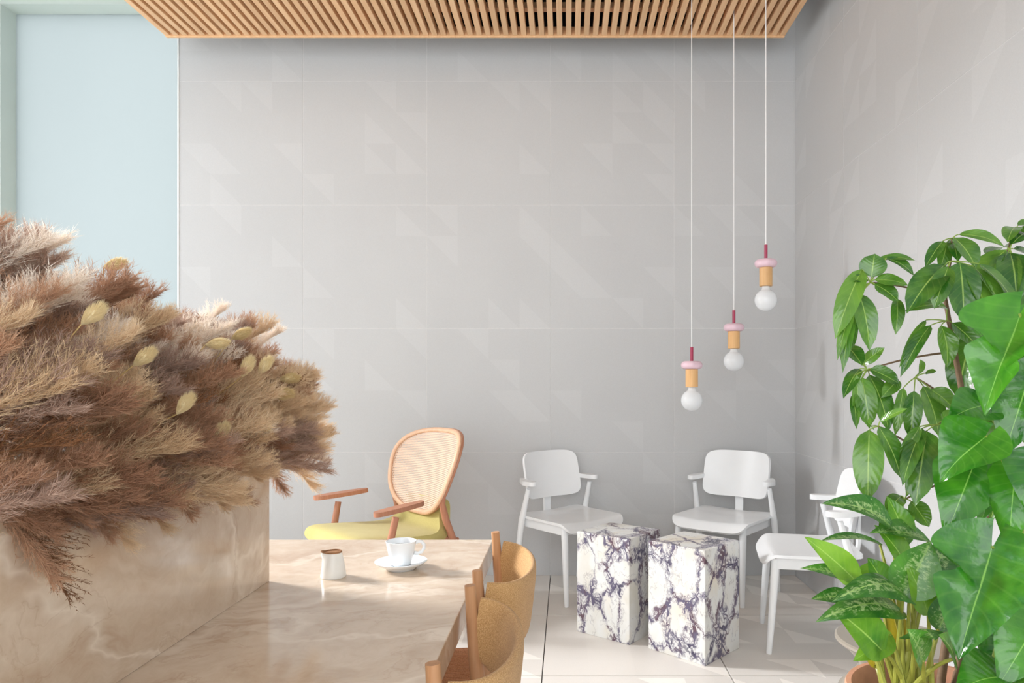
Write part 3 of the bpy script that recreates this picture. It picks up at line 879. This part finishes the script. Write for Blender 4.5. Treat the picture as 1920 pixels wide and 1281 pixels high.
spray(1632, 530, 1.80, tr[5], [(1616, 505, 1566, 636, 44), (1606, 545, 1570, 676, 24), (1611, 550, 1630, 658, 42), (1594, 575, 1594, 660, 30), (1640, 525, 1702, 535, 30), (1640, 533, 1684, 566, 36), (1682, 560, 1679, 628, 26), (1634, 520, 1640, 476, 50), (1662, 484, 1715, 520, 28), (1640, 490, 1718, 490, 20), (1627, 525, 1594, 527, 24), (1600, 560, 1580, 700, 24)])
spray(1786, 447, 1.86, tr[6], [(1768, 452, 1735, 502, 25), (1775, 455, 1762, 508, 28), (1784, 450, 1796, 492, 26), (1790, 446, 1830, 504, 42), (1797, 440, 1884, 464, 28)])
spray(1783, 490, 1.78, tr[5], [(1772, 497, 1700, 588, 58), (1800, 492, 1806, 604, 62), (1836, 495, 1905, 575, 44), (1826, 500, 1882, 606, 42), (1778, 500, 1752, 580, 40), (1810, 500, 1850, 600, 44)])
spray(1775, 602, 1.80, tr[4], [(1776, 578, 1696, 584, 26), (1745, 610, 1688, 708, 26), (1736, 600, 1686, 690, 17), (1765, 610, 1775, 690, 40), (1785, 605, 1840, 660, 40)])
spray(1626, 694, 1.82, tr[4], [(1588, 648, 1617, 686, 34), (1619, 682, 1659, 652, 24), (1612, 692, 1581, 748, 27), (1606, 703, 1604, 796, 22), (1616, 708, 1630, 804, 40), (1630, 703, 1666, 810, 48), (1632, 692, 1686, 720, 34), (1684, 712, 1652, 746, 28), (1600, 740, 1606, 805, 18)])
spray(1716, 708, 1.80, tr[3], [(1694, 727, 1678, 818, 22), (1714, 733, 1706, 824, 34), (1731, 724, 1760, 820, 44), (1722, 702, 1725, 674, 20), (1735, 700, 1756, 697, 16), (1745, 730, 1790, 770, 40)])
spray(1647, 800, 1.72, tr[2], [(1630, 806, 1627, 942, 56), (1648, 800, 1690, 900, 48), (1650, 790, 1702, 766, 16), (1634, 800, 1626, 790, 24)])
spray(1757, 797, 1.70, tr[3], [(1738, 808, 1716, 950, 64), (1725, 800, 1686, 866, 24), (1730, 803, 1692, 912, 34), (1768, 790, 1790, 770, 24), (1770, 800, 1800, 880, 44)])
spray(1696, 937, 1.74, tr[2], [(1693, 952, 1688, 1002, 44), (1708, 940, 1742, 988, 40), (1690, 930, 1662, 966, 34), (1700, 930, 1698, 896, 22), (1685, 945, 1650, 1000, 30)])
hub(1893, 470, 1.95, tr2[4], [(1830, 540, 0.02, 0.07, 0.1), (1870, 600, -0.05, 0.075, 0.1), (1925, 590, -0.04, 0.075, 0.1), (1960, 520, 0.02, 0.07, 0.1), (1860, 480, 0.1, 0.06, 0.15), (1930, 440, 0.06, 0.05, 0.1), (1905, 560, -0.08, 0.07, 0.15)])
hub(1905, 432, 2.0, tr2[4], [(1940, 425, 0.0, 0.04, 0.1), (1890, 452, -0.05, 0.04, 0.1), (1950, 460, -0.03, 0.05, 0.1)])
hub(1884, 735, 1.85, tr2[2], [(1872, 855, -0.05, 0.085, 0.2), (1835, 800, -0.02, 0.06, 0.15), (1925, 830, -0.03, 0.07, 0.15), (1850, 740, 0.08, 0.06, 0.1), (1940, 740, 0.05, 0.06, 0.1)])
hub(1900, 900, 1.85, tr2[1], [(1860, 970, 0.0, 0.07, 0.15), (1905, 1010, 0.0, 0.07, 0.15), (1940, 980, 0.0, 0.07, 0.15), (1850, 910, 0.06, 0.06, 0.1)])
hub(1830, 620, 1.90, tr2[3], [(1800, 740, 0.0, 0.07, 0.12), (1850, 750, -0.02, 0.075, 0.12), (1900, 720, 0.0, 0.075, 0.1), (1790, 660, 0.06, 0.06, 0.1)])

# monstera: broad heart leaves on long green stalks
mon = thing('monstera_plant', 'monstera with broad shiny heart leaves at the edge of the picture', 'plant', (POT.x + 0.09, POT.y - 0.03, 0.464))
def mleaf(base, tip, width, face, root=None, bend=0.1, fold=0.15, wave=0.05, lobe=0.24, twist=0.0, cuts=()):
    b, q = at(*base), at(*tip)
    r = Vector(root) if root else mon.location + Vector((rng.uniform(-0.03, 0.06), rng.uniform(-0.03, 0.03), 0.0))
    sk = stem(mon, r, b, 0.0052, 0.003, MAT['stem_green'], (0.16, 0.02, 0.14), 'leaf_stalk')
    leaf(mon, sk, b, q, width, face, 'heart', MAT['monstera'], bend, fold, wave, lobe, 28, 12, twist, cuts)
mleaf((1912, 588, 1.50), (1846, 778, 1.44), 0.19, (-0.62, -0.62, 0.45), bend=0.10, fold=0.55, wave=0.08, cuts=((1, 0.46, 0.6, 0.055), (-1, 0.6, 0.35, 0.05)))
mleaf((1848, 818, 1.50), (1762, 905, 1.50), 0.15, (-0.3, -0.6, 0.7), bend=0.18, fold=0.35)
mleaf((1828, 868, 1.55), (1772, 1010, 1.50), 0.15, (-0.5, -0.8, 0.2), bend=0.10, fold=-0.2, twist=0.4)
mleaf((1860, 1026, 1.40), (1797, 1240, 1.34), 0.20, (-0.5, -0.72, 0.45), bend=0.10, fold=0.5, wave=0.05, cuts=((1, 0.40, 0.62, 0.06),))
mleaf((1905, 880, 1.50), (1893, 1040, 1.46), 0.105, (-0.6, -0.7, 0.2), bend=0.1, fold=-0.1)
mleaf((1955, 1150, 1.38), (1870, 1290, 1.34), 0.15, (-0.1, -0.7, 0.8), bend=0.12)
mleaf((1890, 1270, 1.36), (1790, 1300, 1.30), 0.14, (0, -0.4, 1), bend=0.14)
mleaf((1935, 690, 1.6), (1880, 860, 1.58), 0.16, (-0.4, -0.8, 0.3), bend=0.1)
mleaf((1845, 760, 1.62), (1775, 790, 1.60), 0.12, (-0.3, -0.7, 0.6), bend=0.15)
mleaf((1900, 1060, 1.55), (1905, 1200, 1.5), 0.17, (-0.3, -0.8, 0.4), bend=0.1)
mleaf((1945, 860, 1.45), (1925, 960, 1.42), 0.12, (-0.5, -0.8, 0.3), bend=0.1)
mleaf((1850, 880, 1.62), (1835, 990, 1.6), 0.12, (0.3, -0.8, 0.3), bend=0.08, fold=-0.2)

mleaf((1925, 1090, 1.62), (1870, 1230, 1.60), 0.17, (-0.2, -0.85, 0.3), bend=0.08)
mleaf((1960, 980, 1.64), (1915, 1110, 1.62), 0.16, (-0.2, -0.85, 0.3), bend=0.08)
mleaf((1880, 1180, 1.60), (1845, 1290, 1.58), 0.13, (0.1, -0.85, 0.3), bend=0.08)
mleaf((1950, 600, 1.66), (1905, 720, 1.64), 0.15, (-0.2, -0.85, 0.3), bend=0.1)
# aglaonema: lance leaves on sheathed yellowish stems
agl = thing('aglaonema', 'bushy aglaonema with silver flecked lance leaves in the pot', 'plant', (POT.x - 0.06, POT.y - 0.02, 0.466))
def aleaf(base, tip, width, face, mat='aglaonema', bend=0.12, fold=0.3, root=None, wave=0.04, st=True):
    b, q = at(*base), at(*tip)
    r = Vector(root) if root else agl.location + Vector((rng.uniform(-0.05, 0.04), rng.uniform(-0.05, 0.05), 0.0))
    sk = stem(agl, r, b, 0.0075, 0.003, MAT['stem_yellow'], (0.0, 0.0, 0.06), 'leaf_stalk')
    leaf(agl, sk, b, q, width, face, 'lance', MAT[mat], bend, fold, wave, 0.05, 14, 8)
U = (-0.2, -0.5, 0.85)
aleaf((1672, 990, 1.62), (1542, 944, 1.58), 0.075, (0.15, -0.65, 0.75), bend=0.16)
aleaf((1650, 1022, 1.66), (1536, 1016, 1.62), 0.04, (0.0, -0.25, 1), bend=0.10)
aleaf((1612, 1096, 1.56), (1509, 1007, 1.52), 0.068, (0.35, -0.8, 0.25), 'aglaonema_plain', bend=0.05)
aleaf((1604, 1096, 1.58), (1500, 1066, 1.52), 0.042, (0.2, -0.6, 0.8), 'aglaonema', bend=0.10)
aleaf((1660, 1100, 1.60), (1626, 1046, 1.62), 0.062, (0.3, -0.9, 0.3), 'aglaonema_plain', bend=0.08)
aleaf((1694, 1118, 1.50), (1745, 1015, 1.50), 0.105, (-0.15, -0.9, 0.35), 'aglaonema', bend=0.08, fold=0.35)
aleaf((1704, 1130, 1.50), (1560, 1128, 1.40), 0.085, (0.1, -0.45, 0.95), 'aglaonema', bend=0.20, fold=-0.15)
aleaf((1690, 1150, 1.52), (1530, 1166, 1.42), 0.075, (0.1, -0.55, 0.9), 'aglaonema', bend=0.16, fold=-0.1)
aleaf((1656, 1222, 1.48), (1564, 1142, 1.44), 0.085, (0.2, -0.9, 0.4), 'aglaonema_plain', bend=0.07)
aleaf((1596, 1120, 1.6), (1520, 1124, 1.56), 0.04, (0.1, -0.7, 0.7), 'aglaonema', bend=0.08)
aleaf((1700, 1060, 1.60), (1640, 985, 1.62), 0.06, (0.3, -0.8, 0.4), 'aglaonema_plain', bend=0.1)
aleaf((1740, 1015, 1.64), (1630, 1000, 1.60), 0.07, (0.1, -0.5, 0.9), 'aglaonema', bend=0.12)
aleaf((1716, 1196, 1.45), (1752, 1200, 1.38), 0.09, (0.0, -0.8, 0.6), 'aglaonema', bend=0.2, fold=-0.3)
aleaf((1740, 1090, 1.62), (1780, 1010, 1.64), 0.08, (-0.2, -0.9, 0.3), 'aglaonema', bend=0.1)
aleaf((1690, 1215, 1.58), (1664, 1120, 1.58), 0.05, (0.1, -1, 0.1), 'yellow_leaf', bend=0.05)
aleaf((1640, 1250, 1.60), (1622, 1165, 1.60), 0.04, (0.1, -1, 0.1), 'yellow_leaf', bend=0.05, root=(0.70, 1.55, 0.466))
aleaf((1780, 1130, 1.6), (1830, 1110, 1.56), 0.08, (0, -0.8, 0.5), 'aglaonema_plain', bend=0.1)
aleaf((1640, 1060, 1.68), (1600, 1160, 1.66), 0.07, (-0.3, -0.8, 0.4), 'aglaonema_plain', bend=0.1)

for (b_, t_, w_, f_, m_) in [((1668, 1190, 1.52), (1600, 1240, 1.46), 0.06, (0.1, -0.8, 0.5), 'aglaonema_plain'), ((1740, 1150, 1.50), (1700, 1060, 1.50), 0.06, (0.0, -0.9, 0.3), 'aglaonema_plain'),
                             ((1760, 1180, 1.48), (1792, 1100, 1.48), 0.07, (-0.2, -0.9, 0.3), 'aglaonema'), ((1640, 1140, 1.58), (1580, 1075, 1.58), 0.06, (0.2, -0.9, 0.3), 'aglaonema'),
                             ((1700, 1020, 1.64), (1662, 930, 1.66), 0.06, (0.1, -0.9, 0.3), 'aglaonema_plain'), ((1730, 1240, 1.42), (1700, 1180, 1.38), 0.075, (0.0, -0.8, 0.6), 'aglaonema'), ((1790, 1235, 1.42), (1760, 1190, 1.38), 0.07, (0.1, -0.8, 0.6), 'aglaonema_plain')]:
    aleaf(b_, t_, w_, f_, m_, bend=0.1)

# ------------------------------------------------------------------ dried grasses
def plume_mesh(name, mat, seed, L=0.21, nb=150, blen=0.06, barbs=32, barb=0.015, spread=0.8, bare=0.10, width=0.00078, curl=0.07):
    """feathery plume along +Z from the origin, drooping towards +X"""
    r = random.Random(seed)
    b = MB()
    ax = lambda t: Vector((curl * t * t, 0.02 * math.sin(3 * t) * t, L * t * (1 - 0.10 * t * t)))
    b.tube([ax(i / 8) for i in range(9)], [0.0018 - 0.0013 * i / 8 for i in range(9)], 4, False)
    for i in range(nb):
        t = bare + (1 - bare) * (i + r.random()) / nb
        p = ax(t)
        az = r.uniform(0, 2 * PI)
        k = (t - bare) / (1 - bare)
        ln = blen * (0.55 + 0.6 * math.sin(PI * min(1, 0.25 + k * 0.75))) * r.uniform(0.7, 1.2)
        sp_ = spread * r.uniform(0.6, 1.25) * (1 - 0.45 * k)
        d = Vector((math.cos(az) * sp_, math.sin(az) * sp_, 1)).normalized()
        dr = Vector((curl * 3.0 * t, 0, -0.25)) * r.uniform(0.1, 0.5)
        pts = [p + d * (ln * q) + dr * (ln * q * q) for q in (0, 0.34, 0.67, 1)]
        side = d.cross(Vector((r.uniform(-1, 1), r.uniform(-1, 1), r.uniform(-1, 1)))).normalized() * (width * 0.5)
        vs = []
        for q, pp in enumerate(pts):
            ww = 1 - 0.27 * q
            vs += [pp - side * ww, pp + side * ww]
        b.add(vs, [(0, 1, 3, 2), (2, 3, 5, 4), (4, 5, 7, 6)])
        for j in range(barbs):
            q = (j + r.random()) / barbs
            pp = p + d * (ln * q) + dr * (ln * q * q)
            bd = (d + Vector((r.gauss(0, 0.55), r.gauss(0, 0.55), r.gauss(0, 0.35)))).normalized()
            sd = bd.cross(Vector((r.uniform(-1, 1), r.uniform(-1, 1), r.uniform(-1, 1))))
            if sd.length < 1e-3: continue
            sd = sd.normalized() * (width * 0.5)
            e = pp + bd * barb * r.uniform(0.5, 1.3)
            b.add([pp - sd, pp + sd, e], [(0, 1, 2)])
    return b.mesh(name, mat, False)
def bunny_mesh(seed):
    r = random.Random(seed); b = MB()
    H, R = 0.042, 0.0115
    prof = [(R * 0.8 * math.sin(PI * k / 8) ** 0.7, H * k / 8) for k in range(9)]
    prof[0] = (0.001, 0); prof[-1] = (0.001, H)
    b.lathe(prof, 10)
    for i in range(900):
        t = r.random(); az = r.uniform(0, 2 * PI)
        rr = R * 0.8 * math.sin(PI * t) ** 0.7
        p = Vector((rr * math.cos(az), rr * math.sin(az), H * t))
        d = Vector((math.cos(az) * 0.45, math.sin(az) * 0.45, 0.9)).normalized()
        sd = d.orthogonal().normalized() * 0.0004
        b.add([p - sd, p + sd, p + d * r.uniform(0.005, 0.013)], [(0, 1, 2)])
    return b.mesh('seed_head', MAT['pl_bunny'], False)

KINDS = {
    'rust':  ('rust brown feathery pampas plume', 'pl_rust', dict(nb=160, spread=0.85, blen=0.060)),
    'taupe': ('greyish taupe fluffy pampas plume', 'pl_taupe', dict(nb=170, spread=1.0, blen=0.055)),
    'beige': ('straw beige feathery pampas plume', 'pl_beige', dict(nb=130, spread=0.65, blen=0.070)),
    'white': ('creamy white soft pampas plume', 'pl_white', dict(nb=140, spread=0.7, blen=0.055)),
    'reed':  ('dark brown branching reed panicle', 'pl_reed', dict(nb=70, spread=0.75, blen=0.065, barbs=14, barb=0.008, width=0.0014)),
}
PL = {}
for ki, (k, (lab, mt, kw)) in enumerate(KINDS.items()):
    PL[k] = [plume_mesh(k + '_plume', MAT[mt], 100 * ki + s, **kw) for s in range(3)]
stem_me = MB().tube([(0, 0, 0), (0, 0, 0.5), (0, 0, 1)], 0.0018, 5, False).mesh('stalk', MAT['straw_stem'])
pr = random.Random(21)
def orient(d, roll_to):
    """matrix with +Z along d and +X turned towards roll_to"""
    z = d.normalized(); x = (roll_to - z * roll_to.dot(z))
    x = x.normalized() if x.length > 1e-3 else z.orthogonal().normalized()
    y = z.cross(x)
    return Matrix((x, y, z)).transposed()
def place_plume(kind, root, d, start, scale, roll, where):
    lab = KINDS[kind][0] + ' ' + where
    t = thing('pampas_plume' if kind != 'reed' else 'reed_panicle', lab, 'dried grass', root, 0, kind + ' dried grass heads in the planter')
    t.matrix_world = Matrix.Translation(root) @ orient(d, roll).to_4x4()
    s = link('stalk', stem_me, t); s.scale = (1, 1, start + 0.05)
    h = link('plume', pr.choice(PL[kind]), t); h.location = (0, 0, start); h.scale = (scale, scale, scale)
    return t
SOILZ = TZ + 0.255
N = 270
for i in range(N):
    f = (i + pr.random()) / N
    y = 0.80 + 0.94 * f                      # where along the trough the stalk stands
    th = math.radians(pr.choice([pr.uniform(-6, 40), pr.uniform(10, 75), pr.uniform(50, 125)]))
    end = smoothstep(1.40, 1.74, y)
    dy = pr.uniform(-0.02, 0.16) + end * pr.uniform(-0.08, 0.13)
    capk = math.sqrt(max(0.1, 1 - max(0, (y + dy - 1.76) / 0.32) ** 2))
    rise = (0.345 + 0.06 * smoothstep(1.18, 1.0, y)) * (0.72 + 0.28 * capk)
    jit = pr.uniform(0.82, 1.06)
    tip = Vector((-0.93 + 0.30 * math.cos(th) * jit * (0.7 + 0.3 * capk), y + dy, 1.055 + rise * math.sin(th) * jit))
    root = Vector((min(-0.80, -0.95 + 0.12 * math.cos(th) + pr.uniform(-0.06, 0.06)), min(1.70, y - 0.10 + pr.uniform(-0.04, 0.04)), SOILZ + 0.004))
    d = tip - root
    sc = pr.uniform(0.8, 1.15)
    ln = max(0.02, d.length - 0.20 * sc)
    up = math.sin(th)
    k = pr.random()
    if k < 0.40 and pr.random() < 0.75 * smoothstep(1.2, 1.7, y) and up <= 0.75: k = 0.8
    kind = ('white' if k < 0.30 else 'taupe' if k < 0.58 else 'rust' if k < 0.88 else 'reed' if k < 0.93 else 'beige') if up > 0.75 else \
           ('rust' if k < 0.40 else 'taupe' if k < 0.62 else 'beige' if k < 0.92 else 'reed' if k < 0.96 else 'white')
    where = 'at the far end of the planter' if y > 1.58 else 'on the crest of the bunch' if up > 0.8 else ('low along the planter rim' if up < 0.3 else 'in the middle of the bunch') + (' at the left edge' if y < 1.12 else '')
    place_plume(kind, root, d, ln, sc, Vector((0.7, 0.6, -0.4)), where)
# heads that hang over the front rim of the trough
for (px, py, y, kind, sc) in [(155, 1040, 1.02, 'reed', 1.15), (70, 1010, 0.98, 'rust', 1.1), (20, 985, 0.98, 'reed', 1.0), (190, 945, 1.08, 'rust', 0.95), (120, 930, 1.02, 'taupe', 1.0), (60, 920, 1.0, 'rust', 1.2),
                              (300, 935, 1.24, 'beige', 0.9), (345, 915, 1.32, 'rust', 0.85), (385, 890, 1.36, 'white', 0.95), (420, 905, 1.45, 'beige', 0.7), (250, 900, 1.18, 'taupe', 0.95), (240, 960, 1.14, 'beige', 0.8),
                              (525, 885, 1.80, 'rust', 0.75), (590, 865, 1.84, 'beige', 0.95), (600, 800, 1.86, 'beige', 0.9), (470, 860, 1.58, 'beige', 0.8), (10, 940, 0.94, 'rust', 1.2), (320, 880, 1.26, 'taupe', 0.9), (565, 840, 1.82, 'white', 0.8)]:
    tip = at(px, py, y)
    if y < 1.75: tip.x = max(tip.x, PLX1 + 0.035)
    root = Vector((PLX1 - 0.06, min(1.70, y - 0.12), SOILZ + 0.04))
    d0 = (tip - root)
    rim = Vector((PLX1 - 0.02, min(1.72, y - 0.08), 1.075))
    L0 = 0.21 * sc
    d = (tip - rim).normalized()
    sc = max(0.55, min(sc, ((tip - rim).length + 0.03) / 0.21))
    start = max(0.0, (tip - rim).length - 0.21 * sc)
    place_plume(kind, rim - d * 0.03, d, start + 0.03, sc, Vector((0.4, 0.2, -1.0)), 'hanging over the planter edge')
# bunny tails near the surface of the bunch
bun = [bunny_mesh(s) for s in range(3)]
for (px, py, y, dx, dz, s) in [(213, 497, 1.36, 0.9, 0.3, 0.95), (172, 592, 0.99, 0.7, 0.7, 0.9), (268, 672, 1.05, 0.7, 0.6, 0.85), (462, 690, 1.42, 0.4, 0.9, 1.0), (495, 688, 1.50, 0.5, 0.8, 1.0),
                             (540, 710, 1.60, 0.95, 0.1, 1.0), (525, 738, 1.54, 1.0, 0.0, 1.15), (492, 788, 1.46, 0.5, -0.9, 1.0), (410, 815, 1.28, 0.5, 0.8, 1.0), (450, 628, 1.46, 0.8, 0.4, 0.9), (405, 645, 1.32, 0.9, 0.1, 0.9), (345, 760, 1.16, 0.4, 0.6, 0.9)]:
    c = at(px, py, y)
    d = Vector((dx, 0.15, dz)).normalized()
    b0 = c - d * 0.02 * s
    t = thing('bunny_tail', 'cream bunny tail seed head among the dried grasses', 'dried grass', b0, 0, 'bunny tails in the planter')
    h = link('seed_head', pr.choice(bun), t); h.rotation_euler = orient(d, Vector((0, 0, 1))).to_euler(); h.scale = (s, s, s)
    rt = Vector((-0.9, min(1.68, y + 0.02), SOILZ + 0.01))
    MB().tube([p - b0 for p in bez(rt, b0, (0, 0, 0.03), 6)], 0.001, 5, False).build('stalk', MAT['straw_stem'], t)
